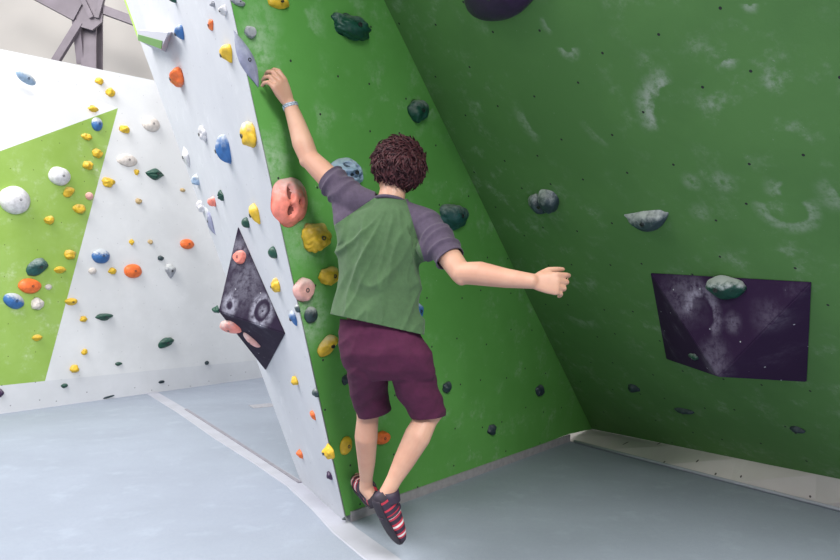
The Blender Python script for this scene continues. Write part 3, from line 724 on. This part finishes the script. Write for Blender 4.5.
# head, turned a little to the left
yaw = math.radians(40); hf = V(-math.sin(yaw), math.cos(yaw), -.08).normalized(); hr = hf.cross(V(0, 0, 1)).normalized(); hu = hr.cross(hf)
HM = Matrix((hr, hf, hu)).transposed()
def hp(x, y, z): return headc + HM @ V(x, y, z)
ball(bm, hp(0, -.008, .015), (.078, .097, .092), 4, HM)
ball(bm, hp(0, .030, -.045), (.058, .062, .068), 4, HM)       # jaw
ball(bm, hp(0, .070, -.095), (.022, .020, .018), 3, HM)       # chin
ball(bm, hp(0, .078, .022), (.050, .018, .016), 3, HM)        # brow
chain(bm, [(hp(0, .092, .008), .008), (hp(0, .108, -.022), .011), (hp(0, .100, -.030), .012)])   # nose
for s in (-1, 1):
    ball(bm, hp(s * .012, .098, -.030), .009, 2, HM)
    ball(bm, hp(s * .040, .066, -.025), (.024, .022, .020), 3, HM)       # cheek
    for k in range(7):       # ear rim
        a = math.radians(-70 + k * 40)
        ball(bm, hp(s * (.082), -.002 - .012 * math.cos(a), -.012 + .026 * math.sin(a)), .0065, 2)
    ball(bm, hp(s * .077, .002, -.012), (.006, .012, .022), 2, HM)
chain(bm, [(hp(-.020, .084, -.058), .006), (hp(0, .094, -.056), .0075), (hp(.020, .084, -.058), .006)])
chain(bm, [(hp(-.016, .084, -.068), .006), (hp(0, .092, -.069), .008), (hp(.016, .084, -.068), .006)])
# arms
def mid(a, b_, t, off=V(0, 0, 0)): return a.lerp(b_, t) + off
chain(bm, [(mid(neck, shL, .5), .036), (shL, .056), (mid(shL, elL, .35), .053), (mid(shL, elL, .75), .048), (elL, .043), (mid(elL, wrL, .28, V(-.003, 0, .0)), .047), (mid(elL, wrL, .65), .039), (wrL, .030)])
chain(bm, [(mid(neck, shR, .5), .036), (shR, .056), (mid(shR, elR, .4), .049), (mid(shR, elR, .8), .045), (elR, .042), (mid(elR, wrR, .28, V(0, 0, .006)), .046), (mid(elR, wrR, .65), .037), (wrR, .029)])
ball(bm, elL + V(-.010, -.005, -.012), .032, 3); ball(bm, elR + V(.002, -.006, -.018), .030, 3)
# hands
def hand(bm, wr, fdir, thumb_side, back, curls, L=.175, spread=1.0, thumb=(.55, .9)):
    """fdir: wrist->knuckles, thumb_side: unit towards the thumb, back: outward normal of the hand's back"""
    fdir = fdir.normalized(); ts = (thumb_side - fdir * thumb_side.dot(fdir)).normalized(); bn = back - fdir * back.dot(fdir); bn = (bn - ts * bn.dot(ts)).normalized()
    pal = -bn; pl_ = L * .50
    K = L / .185; xs = [(.0, .024, .017), (.25, .030 * K, .0165), (.6, .037 * K, .0150 * K), (.92, .040 * K, .0125 * K), (1.02, .036 * K, .010)]
    loft(bm, [(wr + fdir * (t * pl_) + pal * .002, ts * a_, bn * b_) for t, a_, b_ in xs], 20, power=2.6)
    ball(bm, wr, .0255, 3)
    ball(bm, wr + fdir * pl_ * .38 + ts * .022 + pal * .008, (.020, .020, .020), 3)
    lens = [.44, .49, .455, .36]; offs = [x * K for x in (.029, .0100, -.0095, -.0275)]; rr = [x * K for x in (.0088, .009, .0086, .0076)]
    for i in range(4):
        base = wr + fdir * pl_ * (.93 - .03 * abs(i - 1)) + ts * offs[i]
        fl_ = L * lens[i]; segs = (.45, .30, .25); ang = 0; p = base; pts_ = [(base - fdir * .02, rr[i] * .95), (base + bn * .0015, rr[i] * 1.12)]
        fan = (offs[i] / .03) * .10 * spread
        for k, s_ in enumerate(segs):
            ang += curls[i][k]
            d = (fdir * math.cos(ang) + pal * math.sin(ang) + ts * fan).normalized()
            p = p + d * fl_ * s_; pts_.append((p, rr[i] * (1.0, .92, .80)[k]))
        chain(bm, pts_)
    tb = wr + fdir * pl_ * .28 + ts * .024 + pal * .006
    d1 = (fdir * .75 + ts * thumb[0] + pal * .25).normalized(); d2 = (fdir * .95 + ts * thumb[1] * .3 + pal * .35).normalized()
    p1 = tb + d1 * L * .22; p2 = p1 + d2 * L * .19; p3 = p2 + (d2 + pal * .25).normalized() * L * .14
    chain(bm, [(tb, .0145), (p1, .0115), (p2, .0105), (p3, .0085)])
fdL = (PC.hit(277, 79, .088) - wrL)
hand(bm, wrL, fdL, PC.u, PC.n, [(.35, .9, .5), (.40, 1.0, .5), (.45, 1.05, .5), (.55, 1.0, .5)], L=.225, spread=1.0, thumb=(.35, .2))
fdR = (P(552, 283, 2.56) - wrR)
hand(bm, wrR, fdR, V(.25, .15, 1), V(0, -1, .15), [(.35, .65, .4), (.5, .85, .5), (.55, .9, .5), (.6, .8, .4)], L=.205, spread=1.1, thumb=(.55, .7))
# legs
chain(bm, [(hipL, .070), (mid(hipL, knL, .5), .062), (knL, .056), (mid(knL, anL, .12, V(0, -.004, 0)), .050), (mid(knL, anL, .33, V(-.004, -.018, 0)), .0535), (mid(knL, anL, .65, V(0, -.008, 0)), .042), (mid(knL, anL, .88), .031), (anL, .033)])
chain(bm, [(hipR, .070), (mid(hipR, knR, .5), .062), (knR, .058), (mid(knR, anR, .12), .051), (mid(knR, anR, .33, V(0, -.015, 0)), .058), (mid(knR, anR, .65, V(0, -.006, 0)), .046), (mid(knR, anR, .88), .034), (anR, .033)])
# feet
heL = P(374, 499, 3.34); toL = PC.hit(357, 476, .035)
heR = P(383, 497, 2.97); toR = P(401, 537, 3.05)
chain(bm, [(anL, .033), (heL, .028), (mid(heL, toL, .5), .028), (toL, .018)]); chain(bm, [(anL, .032), (mid(heL, toL, .55), .030)])
chain(bm, [(anR, .033), (heR, .028), (mid(heR, toR, .5), .028), (toR, .018)]); chain(bm, [(anR, .032), (mid(heR, toR, .55), .030)])
me = remesh(bm, .0042, 4, 'person')
person = link('person', me, m_skin, smooth=True)
tag(person, 'climber with curly hair in green raglan shirt and maroon shorts reaching up the wall', 'person')

def cut(bm, pt, nrm, clear=True):
    """remove the part on the side nrm points to"""
    g = list(bm.verts) + list(bm.edges) + list(bm.faces)
    bmesh.ops.bisect_plane(bm, geom=g, plane_co=pt, plane_no=nrm, clear_outer=clear, dist=1e-5)
def cloth(name, me, mats, parent, th_=.004):
    o = link(name, me, mats, parent, smooth=True)
    s = o.modifiers.new('thickness', 'SOLIDIFY'); s.thickness = th_; s.offset = -1
    dg = bpy.context.evaluated_depsgraph_get(); m2 = bpy.data.meshes.new_from_object(o.evaluated_get(dg)); o.modifiers.clear(); o.data = m2
    return o
def px_plane(x0, y0, x1, y1, side):
    """plane through two pixels along the view rays at the climber; normal points to the side pixel"""
    a, b_ = ray(x0, y0), ray(x1, y1); n_ = a.cross(b_).normalized()
    if n_.dot(ray(*side)) < 0: n_ = -n_
    return n_
def cut_local(bm, pt, nrm, pred):
    def sel():
        g = []
        for f in bm.faces:
            p = f.calc_center_median(); c = p - EYE
            if pred(p, c.x / c.y * F + CX, CY - c.z / c.y * F): g.append(f)
        return g
    g = sel(); es = {e for f in g for e in f.edges}; vs_ = {v for f in g for v in f.verts}
    bmesh.ops.bisect_plane(bm, geom=list(vs_) + list(es) + g, plane_co=pt, plane_no=nrm, clear_outer=False, dist=1e-6)
    bmesh.ops.delete(bm, geom=[f for f in sel() if (f.calc_center_median() - pt).dot(nrm) > 0], context='FACES')
# shirt
bm = bmesh.new()
loft(bm, [ring(392, 197, 15, .062, 2.88), ring(391, 202, 17, .068, 2.88), ring(390, 207, 24, .078, 2.88), ring(387, 213, 33, .092, 2.88), ring(383, 226, 40, .105, 2.88), ring(381, 245, 41, .110, 2.88), ring(379, 265, 41, .108, 2.885), ring(377, 290, 41.5, .106, 2.89), ring(374.5, 312, 44, .122, 2.90), ring(374, 330, 46, .132, 2.91), ring(374, 350, 47, .134, 2.92)], 40)
d_ = (elL - shL)
hemL = shL + d_ * .52
chain(bm, [(P(380, 207, 2.89), .050), (P(369, 203, 2.90), .054), (P(356, 200, 2.92), .064), (shL + V(0, 0, .004), .066), (mid(shL, elL, .3), .063), (mid(shL, elL, .9), .060)])
chain(bm, [(P(399, 211, 2.87), .045), (P(408, 214, 2.86), .050), (P(418, 220, 2.84), .060), (shR, .064), (mid(shR, elR, .4), .060), (mid(shR, elR, 1.0), .057)])
# armpit cloth
chain(bm, [(mid(shL, elL, .3, V(.01, 0, -.03)), .045), (P(352, 235, 2.90), .06)]); chain(bm, [(mid(shR, elR, .35, V(-.02, 0, -.02)), .045), (P(412, 255, 2.86), .055)])
me = remesh(bm, .0060, 9)
bm = bmesh.new(); bm.from_mesh(me); bm.normal_update()
def ridge(x): return 1 - abs(x) * 2
for v in bm.verts:
    q = v.co - EYE; X = q.x / q.y * F + CX; Yp = CY - q.z / q.y * F
    n_ = v.normal
    dsp = 0
    # long diagonal drape folds on the back, fanning from the raised shoulder
    ang = math.atan2(Yp - 190, X - 395)
    rr = math.hypot(X - 395, Yp - 190)
    k1 = noise.noise(V(ang * 3.0, rr * .010, 3.1)); k2 = noise.noise(V((X * .9 + Yp * .35) * .055, (Yp - X * .3) * .014, 7.7))
    k3 = noise.noise(V(X * .10, Yp * .03, 1.3))
    wgt = min(1, max(0, (Yp - 205) / 30))
    k4 = noise.noise(V((X * .8 + Yp * .6) * .022, (Yp * .8 - X * .6) * .010, 4.4))
    fo = lambda k: max(0.0, 1 - abs(k) * 3.6) ** 1.6
    dsp += wgt * (.013 * fo(k1) + .015 * fo(k4) + .008 * fo(k2) - .008)
    # sleeve cross wrinkles
    for s_, e_ in ((shL, elL), (shR, elR)):
        ax = (e_ - s_).normalized(); t = (v.co - s_).dot(ax); dist = ((v.co - s_) - ax * t).length
        if -.02 < t < .25 and dist < .09:
            f_ = min(1, (t + .02) / .05)
            dsp = dsp * (1 - f_) + f_ * .011 * max(0.0, 1 - abs(noise.noise(V(t * 22, dist * 4 + v.co.z * 5, v.co.x * 5))) * 3) ** 1.4
    v.co += n_ * dsp
cut_local(bm, EYE, px_plane(330, 314, 416, 333, (373, 500)), lambda p, X, Y_: Y_ > 290)
cut_local(bm, hemL, d_, lambda p, X, Y_: Y_ < 230 and X < 350)
cut_local(bm, shR + (elR - shR) * .72, elR - shR, lambda p, X, Y_: X > 430)
# neck hole
nn = V(.10, -.05, 1).normalized()
NC = P(391, 201.5, 2.88); NA = V(.16, .22, 1).normalized()
cut_local(bm, NC, NA, lambda p, X, Y_: (p - NC).length < .088 and ((p - NC) - NA * (p - NC).dot(NA)).length < .072)
# raglan seams
pLn = px_plane(377, 196, 339, 222, (330, 180)); pRn = px_plane(407, 203, 424.5, 262, (500, 220))
cut(bm, EYE, pLn, False); cut(bm, EYE, pRn, False)
sets = {'shirt': [], 'L': [], 'R': []}
for f in bm.faces:
    c = f.calc_center_median() - EYE
    sets['L' if c.dot(pLn) > 0 else 'R' if c.dot(pRn) > 0 else 'shirt'].append(f.index)
bm.faces.ensure_lookup_table()
def subset(bm, idx):
    b2 = bm.copy(); keep = set(idx); b2.faces.ensure_lookup_table()
    bmesh.ops.delete(b2, geom=[f for f in b2.faces if f.index not in keep], context='FACES')
    m_ = bpy.data.meshes.new('cloth'); b2.to_mesh(m_); b2.free(); return m_
bm.faces.index_update()
shirt = cloth('shirt', subset(bm, sets['shirt']), m_shirt, person)
for k in ('L', 'R'):
    s_ = cloth('sleeve', subset(bm, sets[k]), m_sleeve, shirt); s_['label'] = 'grey purple raglan sleeve'
bm.free()
# collar band
bm = bmesh.new(); cpts = []
x_, y_ = frame_of(NA)
for i in range(25):
    a = 2 * math.pi * i / 24
    cpts.append(NC + x_ * .066 * math.cos(a) + y_ * .066 * math.sin(a) - NA * .001)
tube(bm, cpts, .0075, 8); co = bm_obj('collar', bm, m_sleeve, shirt, True)
# shorts
bm = bmesh.new()
loft(bm, [ring(374, 316, 34, .092, 2.90), ring(380, 335, 41, .110, 2.91), ring(385, 352, 46.5, .122, 2.92), ring(389, 368, 46.5, .120, 2.95), ring(392, 378, 42, .10, 2.97)], 36)
def leg_l(a, ra, b_, rb, c_e, rc):
    chain(bm, [(a, ra), (b_, rb), (c_e, rc)])
leg_l(P(368, 362, 2.97), .096, P(368, 388, 3.10), .088, P(376, 424, 3.26), .078)
leg_l(P(410, 364, 2.93), .094, P(416, 385, 2.98), .096, P(434, 426, 3.06), .067)
me = remesh(bm, .006, 7)
bm = bmesh.new(); bm.from_mesh(me); bm.normal_update()
for v in bm.verts:
    q = v.co - EYE; X = q.x / q.y * F + CX; Yp = CY - q.z / q.y * F
    k1 = noise.noise(V(X * .03, Yp * .045, 9.1)); k2 = noise.noise(V((X + Yp) * .05, (X - Yp) * .02, 2.2))
    v.co += v.normal * (.005 * (ridge(k1) - .6) + .007 * (ridge(k2) - .6))
kl_ = (knL - hipL).normalized()
# each hem is cut only around its own leg
def cut_leg(bm, pt, nrm, cx_sep, left):
    g = []
    for f in bm.faces:
        c = f.calc_center_median() - EYE; X = c.x / c.y * F + CX; Yp = CY - c.z / c.y * F
        if Yp > 388 and ((X < cx_sep) == left): g.append(f)
    es = {e for f in g for e in f.edges}; vs_ = {v for f in g for v in f.verts}
    bmesh.ops.bisect_plane(bm, geom=list(vs_) + list(es) + g, plane_co=pt, plane_no=nrm, clear_outer=False, dist=1e-6)
    dele = []
    for f in bm.faces:
        c0 = f.calc_center_median(); c = c0 - EYE; X = c.x / c.y * F + CX; Yp = CY - c.z / c.y * F
        if Yp > 388 and ((X < cx_sep) == left) and (c0 - pt).dot(nrm) > 0: dele.append(f)
    bmesh.ops.delete(bm, geom=dele, context='FACES')
nL = px_plane(356, 416, 391, 409, (373, 500)); nR = px_plane(415, 417, 445, 415, (430, 500))
cut_leg(bm, P(373, 413, 3.2), (nL + V(0, .25, 0)).normalized(), 403, True)
cut_leg(bm, P(430, 416, 3.05), (nR + V(0, .15, 0)).normalized(), 403, False)
cut(bm, EYE, px_plane(330, 318, 420, 326, (373, 100)))
me2 = bpy.data.meshes.new('shorts'); bm.to_mesh(me2); bm.free()
shorts = cloth('shorts', me2, m_short, person)
# hair: a cap and curls
bm = bmesh.new(); ball(bm, hp(0, -.016, .020), (.099, .108, .104), 5, HM)
for v in bm.verts:
    l = HM.transposed() @ (v.co - headc); v.co += (v.co - headc).normalized() * (.012 * noise.noise(v.co * 26) + .007 * noise.noise(v.co * 60))
bmesh.ops.delete(bm, geom=[v for v in bm.verts if (lambda l: (l.y > .045 and l.z < .045) or l.z < -.055)(HM.transposed() @ (v.co - headc))], context='VERTS')
rnd = random.Random(3)
cnt = 0
while cnt < 900:
    d = V(rnd.gauss(0, 1), rnd.gauss(0, 1), rnd.gauss(0, 1)).normalized()
    l = V(d.x * .097, d.y * .106 - .015, d.z * .104 + .017)
    if l.y > .05 and l.z < .05: continue
    if l.z < -.075: continue
    if abs(l.x) > .06 and l.z < -.040: continue
    if l.y > -.012 and l.z < -.012: continue
    cnt += 1
    nrm = V(d.x / .091, d.y / .101, d.z / .100).normalized()
    sw = V(-.75, .35, -.1) if l.z > .04 else V(-.2 * (1 if l.x < 0 else -1), 0, -1)
    tg = sw + V(rnd.gauss(0, .45), rnd.gauss(0, .45), rnd.gauss(0, .45)); tg = (tg - nrm * tg.dot(nrm)).normalized(); bt = nrm.cross(tg)
    low = max(0, min(1, (l.z + .07) / .09))
    n_t = 10; R0 = rnd.uniform(.004, .010); turns = rnd.uniform(.3, .7) * rnd.choice((-1, 1)); ln = rnd.uniform(.030, .060); rise = rnd.uniform(.004, .015) * (.3 + .7 * low); pts_ = []; ph = rnd.uniform(0, 6.28)
    for i in range(n_t):
        t = i / (n_t - 1); a = ph + turns * 6.28 * t
        q = l + tg * ln * t + bt * R0 * (math.sin(a) - math.sin(ph)) + nrm * (rise * math.sin(min(1, t * 1.2) * 1.9) + R0 * .5 * math.cos(a) - .004)
        pts_.append(hp(*q))
    rt = rnd.uniform(.0055, .0100)
    if l.x < -.03 and l.y < .06 and .0 < l.z < .08: ln *= 1.25; rise *= 1.9
    tube(bm, pts_, [rt * (1 - .88 * (i / (n_t - 1)) ** 1.4) for i in range(n_t)], 6)
hair = bm_obj('hair', bm, m_hair, person, True)
# eyes
m_eye = simple('eye_white', (.7, .7, .68), .2); m_iris = simple('iris_brown', (.08, .04, .02), .2)
for s in (-1, 1):
    bm = bmesh.new(); ball(bm, hp(s * .031, .0785, .002), .0125, 3)
    e = bm_obj('eye', bm, m_eye, person, True)
    bm = bmesh.new(); ball(bm, hp(s * .031, .0875, .002), (.0055, .0045, .0055), 2, HM); bm_obj('iris', bm, m_iris, e, True)
# wristband
bm = bmesh.new(); ax = (wrL - elL).normalized(); x_, y_ = frame_of(ax)
for k, o_ in enumerate((-.004, .005)):
    c0 = wrL - ax * (.010 - o_); tube(bm, [c0 + x_ * .0315 * math.cos(a * .2618) + y_ * .0315 * math.sin(a * .2618) + ax * .003 * math.sin(a * .52) for a in range(25)], .0042, 7)
wb_ = bm_obj('wristband', bm, simple('band_grey_blue', (.36, .42, .50), .6, var=.5, scale=120), person, True)
# climbing shoes
m_shblk = simple('shoe_black', (.035, .022, .045), .6); m_shred = simple('shoe_red', (.50, .03, .06), .5); m_shwht = simple('shoe_white', (.72, .66, .66), .5); m_rub = simple('shoe_rubber', (.03, .022, .035), .7)
def shoe(an, he, to, side):
    """upper loft heel to toe with coloured bands; side: unit vector to the sole"""
    ax = (to - he).normalized(); so = (side - ax * side.dot(ax)).normalized(); sd_ = ax.cross(so)
    L = (to - he).length + .050; h0 = he - ax * .030
    prof = [(0, .014, .018, 0), (.06, .026, .032, 0), (.18, .032, .042, 0), (.35, .035, .043, 0), (.5, .038, .038, .0), (.65, .043, .033, 0), (.8, .042, .027, 0), (.92, .032, .021, .002), (1, .014, .010, .004)]
    # resample
    R = []
    nst = 28
    for i in range(nst + 1):
        t = i / nst
        for p0, p1 in zip(prof, prof[1:]):
            if p0[0] <= t <= p1[0] + 1e-9:
                f_ = (t - p0[0]) / (p1[0] - p0[0]); a_ = p0[1] + (p1[1] - p0[1]) * f_; b_ = p0[2] + (p1[2] - p0[2]) * f_; break
        R.append((h0 + ax * L * t + so * (.004 - (b_ - .03) * .45), sd_ * a_ * 1.14, so * b_ * 1.16))
    bm = bmesh.new(); n = 24; rings_ = loft(bm, R, n, power=2.3)
    bm.faces.ensure_lookup_table()
    for i in range(nst):
        for j in range(n):
            f = bm.faces[i * n + j]; a = 2 * math.pi * (j + .5) / n; low = math.sin(a) > .62
            band = (i + (1 if abs(math.cos(a)) > .7 else 0)) % 5
            f.material_index = 3 if low or i < 3 or i > nst - 4 else (0, 1, 2, 1, 0)[band] if i > 7 else (0 if band < 3 else 1)
    o = bm_obj('climbing_shoe', bm, [m_shblk, m_shred, m_shwht, m_rub], person, True)
    # sole
    bm = bmesh.new(); loft(bm, [(r[0] + r[2] * .90, r[1] * .92, r[2].normalized() * .006) for r in R[2:-1]], 16); bm_obj('sole', bm, m_rub, o, True)
    # ankle collar and strap
    d = (an - (he * .6 + to * .4)).normalized(); c0 = an - d * .012; x2, y2 = frame_of(d)
    bm = bmesh.new(); loft(bm, [(c0 - d * .040, x2 * .042, y2 * .047), (c0 - d * .015, x2 * .041, y2 * .045), (c0 + d * .008, x2 * .0395, y2 * .042), (c0 + d * .008, x2 * .030, y2 * .032)], 24, cap=False)
    bmesh.ops.recalc_face_normals(bm, faces=bm.faces); bm_obj('ankle_collar', bm, m_shblk, o, True)
    r = R[11]
    bm = bmesh.new(); tube(bm, [r[0] + r[1] * 1.05 * math.cos(a * .2618) + r[2] * 1.05 * math.sin(a * .2618) for a in range(25)], .005, 6); bm_obj('strap', bm, m_shblk, o, True)
    return o
shoe(anL, heL, toL, V(.25, -.35, -1)); shoe(anR, heR, toR, V(-.75, -.6, -.2))
_d = [min((v.co - PC.p).dot(PC.n) for v in o.data.vertices) for o in [person] + [c for c in person.children_recursive if c.type == 'MESH']]
print('clear', [round(x, 3) for x in _d])
print('script done; wrist left', wrL, 'forearm', (elL - wrL).length, (elR - wrR).length, 'upper', (shL - elL).length, (shR - elR).length, 'thigh', (hipL - knL).length, (hipR - knR).length, 'shank', (knL - anL).length, (knR - anR).length)
